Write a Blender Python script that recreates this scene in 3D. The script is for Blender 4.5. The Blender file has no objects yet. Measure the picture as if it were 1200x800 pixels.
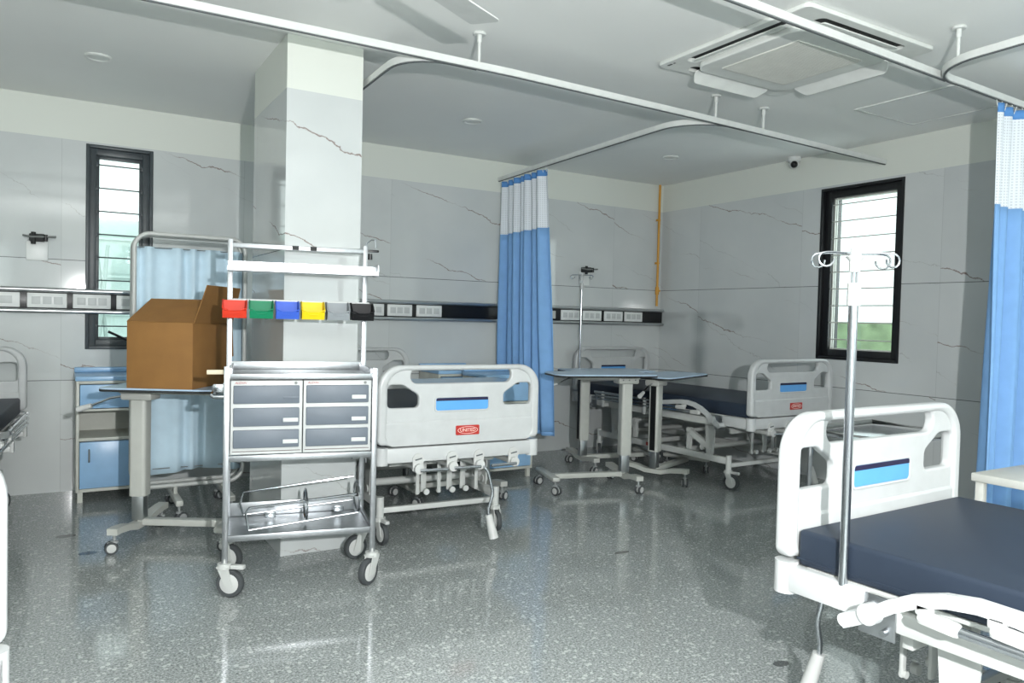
import bpy, bmesh, math, random
from mathutils import Vector, Matrix
random.seed(7)
SC = bpy.context.scene
COL = SC.collection
PI = math.pi

# ------------------------------------------------------------------ colours and materials
def lin(c):
    out = []
    for v in c:
        v = v / 255.0
        out.append(v / 12.92 if v <= 0.04045 else ((v + 0.055) / 1.055) ** 2.4)
    return tuple(out)

def new_mat(name):
    m = bpy.data.materials.new(name); m.use_nodes = True
    nt = m.node_tree
    return m, nt, nt.nodes, nt.links, nt.nodes['Principled BSDF']

def mat(name, rgb, rough=0.5, metal=0.0, vary=0.04, scale=14.0, coat=0.0, bump=0.0, bscale=200.0, spec=0.5, trans=0.0):
    m, nt, N, L, p = new_mat(name)
    c = lin(rgb)
    geo = N.new('ShaderNodeTexCoord')
    nz = N.new('ShaderNodeTexNoise'); nz.inputs['Scale'].default_value = scale; nz.inputs['Detail'].default_value = 3
    L.new(geo.outputs['Object'], nz.inputs['Vector'])
    r = N.new('ShaderNodeValToRGB')
    r.color_ramp.elements[0].position = 0.3; r.color_ramp.elements[1].position = 0.7
    r.color_ramp.elements[0].color = (*[v * (1 - vary) for v in c], 1)
    r.color_ramp.elements[1].color = (*[min(1, v * (1 + vary)) for v in c], 1)
    L.new(nz.outputs['Fac'], r.inputs['Fac']); L.new(r.outputs['Color'], p.inputs['Base Color'])
    p.inputs['Roughness'].default_value = rough; p.inputs['Metallic'].default_value = metal
    p.inputs['Specular IOR Level'].default_value = spec
    p.inputs['Coat Weight'].default_value = coat; p.inputs['Coat Roughness'].default_value = 0.1
    if bump:
        n2 = N.new('ShaderNodeTexNoise'); n2.inputs['Scale'].default_value = bscale
        L.new(geo.outputs['Object'], n2.inputs['Vector'])
        b = N.new('ShaderNodeBump'); b.inputs['Strength'].default_value = bump; b.inputs['Distance'].default_value = 0.002
        L.new(n2.outputs['Fac'], b.inputs['Height']); L.new(b.outputs['Normal'], p.inputs['Normal'])
    return m

M = {}
M['abs'] = mat('white_bed_plastic', (188, 191, 191), 0.32)
M['enamel'] = mat('white_enamel_steel', (190, 193, 190), 0.35)
M['cream'] = mat('cream_enamel_steel', (196, 198, 189), 0.4)
M['greyenamel'] = mat('warm_grey_enamel', (186, 188, 182), 0.42)
M['chrome'] = mat('polished_chrome', (186, 190, 194), 0.16, 1.0)
M['steel'] = mat('brushed_stainless_steel', (172, 175, 178), 0.34, 1.0, 0.06, 40)
M['alu'] = mat('anodised_aluminium', (200, 203, 204), 0.32, 1.0)
M['navy'] = mat('navy_vinyl', (42, 51, 64), 0.5, bump=0.12, bscale=350, spec=0.25)
M['labelblue'] = mat('light_blue_label_card', (92, 160, 222), 0.45)
M['labeldark'] = mat('dark_indigo_card', (28, 24, 60), 0.5)
M['red'] = mat('red_enamel_badge', (178, 44, 36), 0.4)
M['badgewhite'] = mat('pale_badge_print', (236, 214, 206), 0.5)
M['tyre'] = mat('dark_grey_rubber', (66, 70, 72), 0.7)
M['hub'] = mat('white_castor_plastic', (192, 194, 192), 0.4)
M['hubgrey'] = mat('grey_castor_plastic', (150, 154, 154), 0.45)
M['drawer'] = mat('slate_grey_plastic', (98, 107, 117), 0.5)
M['casewhite'] = mat('white_drawer_casing', (196, 199, 198), 0.38)
M['card'] = mat('brown_corrugated_card', (140, 100, 52), 0.8, vary=0.07, scale=9, bump=0.15, bscale=90)
M['tabletop'] = mat('pale_blue_laminate', (176, 200, 222), 0.25)
M['black'] = mat('black_plastic', (18, 19, 21), 0.35)
M['blackframe'] = mat('black_window_frame', (24, 26, 28), 0.38, vary=0.15)
M['greyframe'] = mat('charcoal_window_frame', (62, 70, 74), 0.4, vary=0.12)
M['bluefront'] = mat('sky_blue_panel', (146, 186, 222), 0.3)
M['screen'] = mat('pale_blue_cotton', (198, 222, 236), 0.85, bump=0.1)
M['drape'] = mat('blue_curtain_cloth', (126, 172, 222), 0.75, bump=0.1)
M['header'] = mat('deep_blue_tape', (88, 144, 206), 0.8)
M['pipe'] = mat('ochre_painted_pipe', (206, 150, 48), 0.4)
M['white'] = mat('white_painted_metal', (214, 217, 214), 0.35)
M['acwhite'] = mat('white_moulded_casing', (222, 225, 221), 0.45)
M['acgrille'] = mat('warm_white_grille', (214, 215, 208), 0.55)
M['dark'] = mat('dark_slot_lining', (40, 43, 43), 0.7)
M['trackdark'] = mat('grey_track_channel', (92, 97, 98), 0.6)
M['socket'] = mat('white_socket_plastic', (226, 229, 227), 0.35)
M['socketline'] = mat('pale_grey_socket_plastic', (196, 200, 199), 0.4)
M['binr'] = mat('red_bin_plastic', (214, 60, 38), 0.5, spec=0.3)
M['bing'] = mat('green_bin_plastic', (24, 132, 92), 0.5, spec=0.3)
M['binb'] = mat('blue_bin_plastic', (64, 102, 206), 0.5, spec=0.3)
M['biny'] = mat('yellow_bin_plastic', (238, 208, 28), 0.5, spec=0.3)
M['bingr'] = mat('grey_bin_plastic', (146, 152, 156), 0.5, spec=0.3)
M['bink'] = mat('black_bin_plastic', (22, 23, 25), 0.5, spec=0.3)
M['greymat'] = mat('grey_tray_rim', (120, 124, 122), 0.45)
M['lens'] = mat('opal_lamp_lens', (224, 228, 224), 0.3)
M['greyprint'] = mat('grey_print', (110, 100, 98), 0.6)
M['redprint'] = mat('dull_red_print', (168, 74, 70), 0.6)
M['wood'] = mat('beige_board', (206, 196, 170), 0.6)
M['extplaster'] = mat('pale_exterior_plaster', (132, 148, 144), 0.9)
M['extgreen'] = mat('garden_leaves', (104, 122, 92), 0.9, vary=0.3, scale=5)

def glass():
    m, nt, N, L, p = new_mat('clear_window_glass')
    out = N['Material Output']
    t = N.new('ShaderNodeBsdfTransparent'); t.inputs['Color'].default_value = (0.90, 0.97, 0.95, 1)
    g = N.new('ShaderNodeBsdfGlossy'); g.inputs['Roughness'].default_value = 0.03
    nz = N.new('ShaderNodeTexNoise'); nz.inputs['Scale'].default_value = 3
    mp = N.new('ShaderNodeMapRange'); mp.inputs['To Min'].default_value = 0.05; mp.inputs['To Max'].default_value = 0.09
    L.new(nz.outputs['Fac'], mp.inputs['Value'])
    mx = N.new('ShaderNodeMixShader'); L.new(mp.outputs['Result'], mx.inputs['Fac'])
    L.new(t.outputs[0], mx.inputs[1]); L.new(g.outputs[0], mx.inputs[2]); L.new(mx.outputs[0], out.inputs['Surface'])
    return m
M['glass'] = glass()

def net_mat():
    m, nt, N, L, p = new_mat('white_curtain_net')
    out = N['Material Output']
    p.inputs['Base Color'].default_value = (*lin((226, 232, 238)), 1); p.inputs['Roughness'].default_value = 0.85
    uv = N.new('ShaderNodeUVMap')
    br = N.new('ShaderNodeTexBrick'); br.offset = 0.0
    br.inputs['Scale'].default_value = 1.0; br.inputs['Brick Width'].default_value = 0.016; br.inputs['Row Height'].default_value = 0.016
    br.inputs['Mortar Size'].default_value = 0.0045; br.inputs['Mortar Smooth'].default_value = 0.3
    L.new(uv.outputs['UV'], br.inputs['Vector'])
    t = N.new('ShaderNodeBsdfTransparent')
    mx = N.new('ShaderNodeMixShader')
    mp = N.new('ShaderNodeMapRange'); mp.inputs['To Min'].default_value = 0.75; mp.inputs['To Max'].default_value = 1.0
    L.new(br.outputs['Fac'], mp.inputs['Value']); L.new(mp.outputs['Result'], mx.inputs['Fac'])
    L.new(t.outputs[0], mx.inputs[1]); L.new(p.outputs[0], mx.inputs[2]); L.new(mx.outputs[0], out.inputs['Surface'])
    return m
M['net'] = net_mat()

def math_node(N, L, op, a, b=None, c=None):
    n = N.new('ShaderNodeMath'); n.operation = op
    for i, v in enumerate((a, b, c)):
        if v is None: continue
        if isinstance(v, (int, float)): n.inputs[i].default_value = v
        else: L.new(v, n.inputs[i])
    return n.outputs[0]

TILE_TOP = 2.43
def wall_mat():
    """polished marble-look tiles up to 2.43 m, cream paint above"""
    m, nt, N, L, p = new_mat('marble_tile_and_paint')
    g = N.new('ShaderNodeNewGeometry'); s = N.new('ShaderNodeSeparateXYZ'); L.new(g.outputs['Position'], s.inputs[0])
    al = math_node(N, L, 'SUBTRACT', s.outputs['X'], s.outputs['Y'])
    z = s.outputs['Z']
    # tile row and column
    row = math_node(N, L, 'FLOOR', math_node(N, L, 'DIVIDE', math_node(N, L, 'ADD', z, 0.0595), 0.8305))
    rowf = math_node(N, L, 'FRACT', math_node(N, L, 'DIVIDE', math_node(N, L, 'ADD', z, 0.0595), 0.8305))
    colv = math_node(N, L, 'DIVIDE', math_node(N, L, 'ADD', al, 6.04), 1.2)
    col = math_node(N, L, 'FLOOR', colv); colf = math_node(N, L, 'FRACT', colv)
    # veins: distorted distance to slanted lines, different on every tile
    cmb = N.new('ShaderNodeCombineXYZ'); L.new(al, cmb.inputs[0]); L.new(z, cmb.inputs[1])
    off = math_node(N, L, 'ADD', math_node(N, L, 'MULTIPLY', row, 7.31), math_node(N, L, 'MULTIPLY', col, 3.77))
    L.new(off, cmb.inputs[2])
    def vein(scale, slope, freq, width, msc, mlo, ph):
        n1 = N.new('ShaderNodeTexNoise'); n1.inputs['Scale'].default_value = scale; n1.inputs['Detail'].default_value = 8; n1.inputs['Roughness'].default_value = 0.62
        L.new(cmb.outputs[0], n1.inputs['Vector'])
        t = math_node(N, L, 'ADD', z, math_node(N, L, 'MULTIPLY', al, slope))
        t = math_node(N, L, 'ADD', t, math_node(N, L, 'MULTIPLY', n1.outputs['Fac'], 0.3))
        t = math_node(N, L, 'ADD', t, math_node(N, L, 'MULTIPLY', off, 0.171))
        t = math_node(N, L, 'FRACT', math_node(N, L, 'ADD', math_node(N, L, 'MULTIPLY', t, freq), ph))
        d = math_node(N, L, 'ABSOLUTE', math_node(N, L, 'SUBTRACT', t, 0.5))
        n2 = N.new('ShaderNodeTexNoise'); n2.inputs['Scale'].default_value = msc; n2.inputs['Detail'].default_value = 2
        L.new(cmb.outputs[0], n2.inputs['Vector'])
        mk = N.new('ShaderNodeMapRange'); mk.inputs['From Min'].default_value = mlo; mk.inputs['From Max'].default_value = mlo + 0.12
        L.new(n2.outputs['Fac'], mk.inputs['Value'])
        w = math_node(N, L, 'MULTIPLY', mk.outputs['Result'], width)
        ln = N.new('ShaderNodeMapRange'); ln.inputs['From Min'].default_value = 0.0
        L.new(w, ln.inputs['From Max']); ln.inputs['To Min'].default_value = 1; ln.inputs['To Max'].default_value = 0
        L.new(d, ln.inputs['Value'])
        return math_node(N, L, 'MULTIPLY', ln.outputs['Result'], mk.outputs['Result'])
    v1 = vein(1.5, 0.27, 1.7, 0.0095, 1.3, 0.44, 0.35)
    v2 = vein(2.2, 0.45, 1.5, 0.005, 1.7, 0.44, 0.6)
    cloud = N.new('ShaderNodeTexNoise'); cloud.inputs['Scale'].default_value = 1.4; cloud.inputs['Detail'].default_value = 5
    L.new(cmb.outputs[0], cloud.inputs['Vector'])
    base = N.new('ShaderNodeValToRGB')
    base.color_ramp.elements[0].position = 0.3; base.color_ramp.elements[1].position = 0.72
    base.color_ramp.elements[0].color = (*lin((193, 198, 198)), 1); base.color_ramp.elements[1].color = (*lin((206, 210, 209)), 1)
    L.new(cloud.outputs['Fac'], base.inputs['Fac'])
    def mix(fac, a, b):
        n = N.new('ShaderNodeMix'); n.data_type = 'RGBA'
        L.new(fac, n.inputs['Factor']) if not isinstance(fac, float) else None
        for sock, v in ((n.inputs['A'], a), (n.inputs['B'], b)):
            if isinstance(v, tuple): sock.default_value = (*v, 1)
            else: L.new(v, sock)
        return n.outputs['Result']
    c = mix(math_node(N, L, 'MULTIPLY', v2, 0.45), base.outputs['Color'], lin((120, 116, 110)))
    c = mix(math_node(N, L, 'MULTIPLY', v1, 0.9), c, lin((104, 70, 54)))
    jr = math_node(N, L, 'LESS_THAN', rowf, 0.006)
    jc = math_node(N, L, 'MULTIPLY', math_node(N, L, 'LESS_THAN', colf, 0.0022), 0.3)
    c = mix(math_node(N, L, 'MAXIMUM', jr, jc), c, lin((104, 108, 107)))
    paint = math_node(N, L, 'GREATER_THAN', z, TILE_TOP)
    c = mix(paint, c, lin((217, 221, 213)))
    L.new(c, p.inputs['Base Color'])
    L.new(math_node(N, L, 'ADD', math_node(N, L, 'MULTIPLY', paint, 0.45), 0.07), p.inputs['Roughness'])
    p.inputs['Specular IOR Level'].default_value = 0.5
    return m
M['wall'] = wall_mat()

def floor_mat():
    m, nt, N, L, p = new_mat('polished_grey_granite')
    g = N.new('ShaderNodeNewGeometry')
    mp = N.new('ShaderNodeMapping'); L.new(g.outputs['Position'], mp.inputs['Vector'])
    n1 = N.new('ShaderNodeTexNoise'); n1.inputs['Scale'].default_value = 110; n1.inputs['Detail'].default_value = 6; n1.inputs['Roughness'].default_value = 0.75
    L.new(mp.outputs[0], n1.inputs['Vector'])
    r1 = N.new('ShaderNodeValToRGB'); e = r1.color_ramp.elements
    e[0].position = 0.33; e[0].color = (*lin((84, 90, 91)), 1)
    e[1].position = 0.68; e[1].color = (*lin((208, 212, 210)), 1)
    k = e.new(0.5); k.color = (*lin((144, 150, 149)), 1)
    L.new(n1.outputs['Fac'], r1.inputs['Fac'])
    vo = N.new('ShaderNodeTexVoronoi'); vo.inputs['Scale'].default_value = 58; L.new(mp.outputs[0], vo.inputs['Vector'])
    sc = N.new('ShaderNodeSeparateColor'); L.new(vo.outputs['Color'], sc.inputs[0])
    fl = math_node(N, L, 'MULTIPLY', math_node(N, L, 'GREATER_THAN', sc.outputs[0], 0.86), math_node(N, L, 'LESS_THAN', vo.outputs['Distance'], 0.5))
    def mix(fac, a, b):
        n = N.new('ShaderNodeMix'); n.data_type = 'RGBA'; L.new(fac, n.inputs['Factor'])
        for sock, v in ((n.inputs['A'], a), (n.inputs['B'], b)):
            if isinstance(v, tuple): sock.default_value = (*v, 1)
            else: L.new(v, sock)
        return n.outputs['Result']
    c = mix(math_node(N, L, 'MULTIPLY', fl, 0.6), r1.outputs['Color'], lin((206, 210, 208)))
    fd = math_node(N, L, 'MULTIPLY', math_node(N, L, 'LESS_THAN', sc.outputs[1], 0.09), math_node(N, L, 'LESS_THAN', vo.outputs['Distance'], 0.3))
    c = mix(math_node(N, L, 'MULTIPLY', fd, 0.4), c, lin((52, 57, 60)))
    # three dried drips on the granite
    s = N.new('ShaderNodeSeparateXYZ'); L.new(g.outputs['Position'], s.inputs[0])
    for (x, y, rx, ry) in ((0.033, 4.842, 0.05, 0.035), (0.13, 4.451, 0.045, 0.03), (2.33, 1.86, 0.035, 0.022), (2.66, 3.2, 0.05, 0.02)):
        dx = math_node(N, L, 'DIVIDE', math_node(N, L, 'SUBTRACT', s.outputs['X'], x), rx)
        dy = math_node(N, L, 'DIVIDE', math_node(N, L, 'SUBTRACT', s.outputs['Y'], y), ry)
        d2 = math_node(N, L, 'ADD', math_node(N, L, 'MULTIPLY', dx, dx), math_node(N, L, 'MULTIPLY', dy, dy))
        c = mix(math_node(N, L, 'MULTIPLY', math_node(N, L, 'LESS_THAN', d2, 1.0), 0.75), c, lin((40, 43, 45)))
    # slab joints
    fx = math_node(N, L, 'FRACT', math_node(N, L, 'DIVIDE', math_node(N, L, 'SUBTRACT', s.outputs['X'], 0.62), 1.8))
    fy = math_node(N, L, 'FRACT', math_node(N, L, 'DIVIDE', math_node(N, L, 'SUBTRACT', s.outputs['Y'], 0.42), 2.6))
    j = math_node(N, L, 'MAXIMUM', math_node(N, L, 'LESS_THAN', fx, 0.0013), math_node(N, L, 'LESS_THAN', fy, 0.0009))
    c = mix(math_node(N, L, 'MULTIPLY', j, 0.6), c, lin((170, 175, 174)))
    L.new(c, p.inputs['Base Color'])
    p.inputs['Roughness'].default_value = 0.13
    n3 = N.new('ShaderNodeTexNoise'); n3.inputs['Scale'].default_value = 3; L.new(mp.outputs[0], n3.inputs['Vector'])
    mr = N.new('ShaderNodeMapRange'); mr.inputs['To Min'].default_value = 0.05; mr.inputs['To Max'].default_value = 0.13
    L.new(n3.outputs['Fac'], mr.inputs['Value']); L.new(mr.outputs['Result'], p.inputs['Roughness'])
    return m
M['floor'] = floor_mat()
M['ceiling'] = mat('matt_ceiling_paint', (241, 243, 240), 0.6, vary=0.015, scale=1.5)

# ------------------------------------------------------------------ mesh building
class MB:
    def __init__(s): s.bm = bmesh.new()
    def box(s, c, size, bev=0.0, rot=None, seg=2):
        r = bmesh.ops.create_cube(s.bm, size=1.0); vs = r['verts']
        bmesh.ops.scale(s.bm, vec=Vector(size), verts=vs)
        if bev > 0:
            es = list({e for v in vs for e in v.link_edges})
            rb = bmesh.ops.bevel(s.bm, geom=es, offset=min(bev, min(size) * 0.49), segments=seg, affect='EDGES', profile=0.5)
            vs = list({v for f in rb['faces'] for v in f.verts} | {v for v in vs if v.is_valid})
        if rot is not None: bmesh.ops.rotate(s.bm, cent=(0, 0, 0), matrix=rot, verts=vs)
        bmesh.ops.translate(s.bm, vec=Vector(c), verts=vs)
        return s
    def bb(s, x0, x1, y0, y1, z0, z1, bev=0.0):
        return s.box(((x0 + x1) / 2, (y0 + y1) / 2, (z0 + z1) / 2), (abs(x1 - x0), abs(y1 - y0), abs(z1 - z0)), bev)
    def cyl(s, p0, p1, r0, r1=None, seg=16):
        p0, p1 = Vector(p0), Vector(p1); d = p1 - p0; r1 = r0 if r1 is None else r1
        q = d.to_track_quat('Z', 'Y').to_matrix().to_4x4()
        bmesh.ops.create_cone(s.bm, cap_ends=True, segments=seg, radius1=r0, radius2=r1, depth=d.length, matrix=Matrix.Translation((p0 + p1) / 2) @ q)
        return s
    def sph(s, c, r, seg=16):
        bmesh.ops.create_uvsphere(s.bm, u_segments=seg, v_segments=seg // 2, radius=r, matrix=Matrix.Translation(Vector(c))); return s
    def _rings(s, rings, closed=False, caps=True):
        vr = [[s.bm.verts.new(p) for p in r] for r in rings]
        n = len(vr[0]); k = len(vr)
        for i in range(k if closed else k - 1):
            a, b = vr[i], vr[(i + 1) % k]
            for j in range(n):
                s.bm.faces.new((a[j], a[(j + 1) % n], b[(j + 1) % n], b[j]))
        if caps and not closed:
            s.bm.faces.new(list(reversed(vr[0]))); s.bm.faces.new(vr[-1])
        return s
    def tube(s, pts, r, seg=8, closed=False):
        pts = [Vector(p) for p in pts]; n = len(pts)
        prev = None; rings = []
        for i, p in enumerate(pts):
            a = pts[(i - 1) % n] if (closed or i > 0) else p
            b = pts[(i + 1) % n] if (closed or i < n - 1) else p
            t = (b - a).normalized()
            if prev is None:
                up = Vector((0, 0, 1)) if abs(t.z) < 0.9 else Vector((1, 0, 0))
                nx = t.cross(up).normalized()
            else:
                nx = (prev - t * prev.dot(t))
                nx = nx.normalized() if nx.length > 1e-6 else t.orthogonal().normalized()
            prev = nx; ny = t.cross(nx)
            rr = r[i] if isinstance(r, (list, tuple)) else r
            rings.append([p + nx * math.cos(2 * PI * j / seg) * rr + ny * math.sin(2 * PI * j / seg) * rr for j in range(seg)])
        return s._rings(rings, closed)
    def ribbon(s, pts, w, h, side=Vector((0, 1, 0))):
        """rectangular bar swept along pts; w along 'side', h across"""
        pts = [Vector(p) for p in pts]; n = len(pts); rings = []
        side = Vector(side).normalized() if side is not None else None
        for i, p in enumerate(pts):
            t = (pts[min(i + 1, n - 1)] - pts[max(i - 1, 0)]).normalized()
            sd = side if side is not None else t.cross(Vector((0, 0, 1))).normalized()
            up = t.cross(sd).normalized()
            rings.append([p + sd * w / 2 + up * h / 2, p - sd * w / 2 + up * h / 2, p - sd * w / 2 - up * h / 2, p + sd * w / 2 - up * h / 2])
        return s._rings(rings)
    def lathe(s, prof, c=(0, 0, 0), axis='Z', seg=24):
        rings = []
        for r, z in prof:
            ring = []
            for j in range(seg):
                a = 2 * PI * j / seg; x, y = r * math.cos(a), r * math.sin(a)
                q = {'Z': (x, y, z), 'X': (z, x, y), 'Y': (y, z, x)}[axis]
                ring.append(Vector(c) + Vector(q))
            rings.append(ring)
        return s._rings(rings)
    def quad(s, *ps):
        s.bm.faces.new([s.bm.verts.new(p) for p in ps]); return s
    def slab(s, poly, th):
        """solid slab from a planar polygon of 3-D points, thickened along its normal"""
        ps = [Vector(p) for p in poly]
        nrm = (ps[1] - ps[0]).cross(ps[2] - ps[0]).normalized() * th
        s._rings([ps, [p + nrm for p in ps]]); return s
    def add(s, me, mtx):
        n0 = len(s.bm.verts); s.bm.from_mesh(me); s.bm.verts.ensure_lookup_table()
        bmesh.ops.transform(s.bm, matrix=mtx, verts=s.bm.verts[n0:]); return s
    def build(s, name, m, parent=None, angle=38, xf=None):
        if xf is not None: bmesh.ops.transform(s.bm, matrix=xf, verts=s.bm.verts[:])
        bmesh.ops.recalc_face_normals(s.bm, faces=s.bm.faces[:])
        me = bpy.data.meshes.new(name); s.bm.to_mesh(me); s.bm.free()
        for p in me.polygons: p.use_smooth = True
        me.set_sharp_from_angle(angle=math.radians(angle))
        me.materials.append(m)
        o = bpy.data.objects.new(name, me); COL.objects.link(o)
        if parent: o.parent = parent
        return o

def curve_mesh(loops, depth, bev, res=3):
    """solid plate from 2-D outlines (first outer, others holes), rounded edges; lies in XY, centred on z=0"""
    cu = bpy.data.curves.new('outline', 'CURVE'); cu.dimensions = '2D'; cu.fill_mode = 'BOTH'
    cu.extrude = max(depth / 2 - bev, 0.0005); cu.bevel_depth = bev; cu.bevel_resolution = res; cu.offset = -bev
    for lp in loops:
        sp = cu.splines.new('POLY'); sp.points.add(len(lp) - 1)
        for i, (x, y) in enumerate(lp): sp.points[i].co = (x, y, 0, 1)
        sp.use_cyclic_u = True
    ob = bpy.data.objects.new('outline', cu); COL.objects.link(ob)
    dg = bpy.context.evaluated_depsgraph_get(); dg.update()
    me = bpy.data.meshes.new_from_object(ob.evaluated_get(dg))
    bpy.data.objects.remove(ob); bpy.data.curves.remove(cu)
    return me

def text_mesh(s, size, depth=0.0008, shear=0.0):
    cu = bpy.data.curves.new('lettering', 'FONT'); cu.body = s; cu.size = size; cu.extrude = depth
    cu.align_x = 'CENTER'; cu.align_y = 'CENTER'; cu.shear = shear
    ob = bpy.data.objects.new('lettering', cu); COL.objects.link(ob)
    dg = bpy.context.evaluated_depsgraph_get(); dg.update()
    me = bpy.data.meshes.new_from_object(ob.evaluated_get(dg))
    bpy.data.objects.remove(ob); bpy.data.curves.remove(cu)
    return me

def rounded(pts, n=6):
    """pts: (x, y, radius) corners, gives an outline with rounded corners"""
    out = []; k = len(pts)
    for i in range(k):
        p = Vector(pts[i][:2]); r = pts[i][2]
        a = Vector(pts[i - 1][:2]) - p; b = Vector(pts[(i + 1) % k][:2]) - p
        la, lb = a.length, b.length; a.normalize(); b.normalize()
        if r < 1e-5: out.append(tuple(p)); continue
        ang = a.angle(b); d = min(r / math.tan(ang / 2), la * 0.49, lb * 0.49); rr = d * math.tan(ang / 2)
        c = p + (a + b).normalized() * (rr / math.sin(ang / 2))
        s0 = p + a * d - c; s1 = p + b * d - c
        a0 = math.atan2(s0.y, s0.x); a1 = math.atan2(s1.y, s1.x); da = (a1 - a0 + PI) % (2 * PI) - PI
        for j in range(n + 1):
            t = a0 + da * j / n; out.append((c.x + rr * math.cos(t), c.y + rr * math.sin(t)))
    return out

UPRIGHT = Matrix(((1, 0, 0, 0), (0, 0, -1, 0), (0, 1, 0, 0), (0, 0, 0, 1)))   # XY outline -> XZ plate, its front toward -Y

def thing(name, label, cat, loc=(0, 0, 0), rz=0.0, group=None):
    o = bpy.data.objects.new(name, None); o.empty_display_size = 0.1; COL.objects.link(o)
    o.location = loc; o.rotation_euler = (0, 0, rz); o['label'] = label; o['category'] = cat
    if group: o['group'] = group
    return o
def tag(o, label, cat, group=None):
    o['label'] = label; o['category'] = cat
    if group: o['group'] = group
    return o
def struct(o): o['kind'] = 'structure'; return o
def dup(root, loc, rz, label, group=None):
    r = root.copy(); COL.objects.link(r); r.location = loc; r.rotation_euler = (0, 0, rz); r['label'] = label
    if group: r['group'] = group
    for ch in list(root.children):
        c = ch.copy(); COL.objects.link(c); c.parent = r
        for g in list(ch.children):
            d = g.copy(); COL.objects.link(d); d.parent = c
    return r

# ------------------------------------------------------------------ the room
H = 2.706; XR = 5.449; YB = 6.044; XL = -3.2; YF = -3.0; T = 0.22
W1 = (0.149, 0.573, 0.988, 2.416)      # window in the back wall: x0 x1 z0 z1
W2 = (3.38, 4.105, 1.0, 2.411)         # window in the right wall: y0 y1 z0 z1
struct(MB().bb(XL - T, XR + T, YF - T, YB + T, -0.15, 0).build('floor', M['floor']))
struct(MB().bb(XL - T, XR + T, YF - T, YB + T, H, H + 0.15).build('ceiling', M['ceiling']))
w = MB()
w.bb(XL - T, W1[0], YB, YB + T, 0, H).bb(W1[1], XR + T, YB, YB + T, 0, H).bb(W1[0], W1[1], YB, YB + T, 0, W1[2]).bb(W1[0], W1[1], YB, YB + T, W1[3], H)
struct(w.build('wall_back', M['wall']))
w = MB()
w.bb(XR, XR + T, YF - T, W2[0], 0, H).bb(XR, XR + T, W2[1], YB, 0, H).bb(XR, XR + T, W2[0], W2[1], 0, W2[2]).bb(XR, XR + T, W2[0], W2[1], W2[3], H)
struct(w.build('wall_right', M['wall']))
struct(MB().bb(XL - T, XL, YF - T, YB, 0, H).build('wall_left', M['wall']))
FW = ((-2.7, -0.6), (0.95, 1.75), (2.7, 4.9))       # windows of the wall behind the camera
w = MB(); x = XL - T
for a, b in FW:
    w.bb(x, a, YF - T, YF, 0, H).bb(a, b, YF - T, YF, 0, 1.0).bb(a, b, YF - T, YF, 2.42, H); x = b
w.bb(x, XR + T, YF - T, YF, 0, H)
struct(w.build('wall_front', M['wall']))
struct(MB().bb(0.993, 1.398, 3.955, 4.71, 0, H).build('pillar', M['wall']))

def window(name, x0, x1, z0, z1, fm, inset, nbars, rail, place, handle=True, stripes=()):
    """local: x along the wall, y outward through the wall, z up"""
    e = bpy.data.objects.new(name, None); COL.objects.link(e); struct(e); e.matrix_world = place
    f = MB(); t = rail
    def ring(m, a0, a1, b0, b1, t, y0, y1, bev=0.003):
        m.bb(a0, a0 + t, y0, y1, b0, b1, bev).bb(a1 - t, a1, y0, y1, b0, b1, bev).bb(a0 + t, a1 - t, y0, y1, b0, b0 + t, bev).bb(a0 + t, a1 - t, y0, y1, b1 - t, b1, bev)
    ring(f, x0, x1, z0, z1, 0.022, -0.008, 0.2)
    ring(f, x0 + 0.02, x1 - 0.02, z0 + 0.02, z1 - 0.02, t, 0.03, 0.16)
    fo = f.build('window_frame', fm, e)
    a0, a1, b0, b1 = x0 + 0.02 + t, x1 - 0.02 - t, z0 + 0.02 + t, z1 - 0.02 - t
    s = MB(); ring(s, a0 - 0.002, a1 + 0.002, b0 - 0.002, b1 + 0.002, inset, 0.06, 0.1)
    s.build('sash', fm if inset > 0.02 else M['greyenamel'], e)
    MB().bb(a0, a1, 0.078, 0.083, b0, b1).build('pane', M['glass'], e)
    for i in range(nbars):
        z = b0 + (b1 - b0) * (i + 0.6) / nbars
        b = MB().cyl((a0 - 0.01, 0.045, z), (a1 + 0.01, 0.045, z), 0.0045, seg=8)
        if handle: b.box((a0 + 0.004, 0.045, z), (0.014, 0.014, 0.03), 0.002).box((a1 - 0.004, 0.045, z), (0.014, 0.014, 0.03), 0.002)
        b.build('bar', fm if handle else M['greyenamel'], e)
    for u in stripes:
        xx = a0 + (a1 - a0) * u
        MB().cyl((xx, 0.05, b0), (xx, 0.05, b1), 0.004, seg=8).build('upright_bar', M['greyenamel'], e)
    if handle:
        MB().cyl((a0 + 0.08, 0.03, b0 + 0.06), (a0 + 0.2, 0.02, b0 + 0.0), 0.009, seg=8).build('stay_handle', M['black'], e)
    return e
window('window_1', *W1, M['greyframe'], 0.022, 8, 0.045, Matrix.Translation((0, YB, 0)))
Mr = Matrix.Translation((XR, 0, 0)) @ Matrix.Rotation(-PI / 2, 4, 'Z')     # local x -> -y world, local y -> +x world
window('window_2', -W2[1], -W2[0], W2[2], W2[3], M['blackframe'], 0.012, 9, 0.062, Mr, handle=False, stripes=(0.06,))
for i, (a, b) in enumerate(FW):
    window('window_%d' % (i + 3), -b, -a, 1.0, 2.42, M['greyframe'], 0.022, 6, 0.045, Matrix.Translation((0, YF, 0)) @ Matrix.Rotation(PI, 4, 'Z'))

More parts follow.
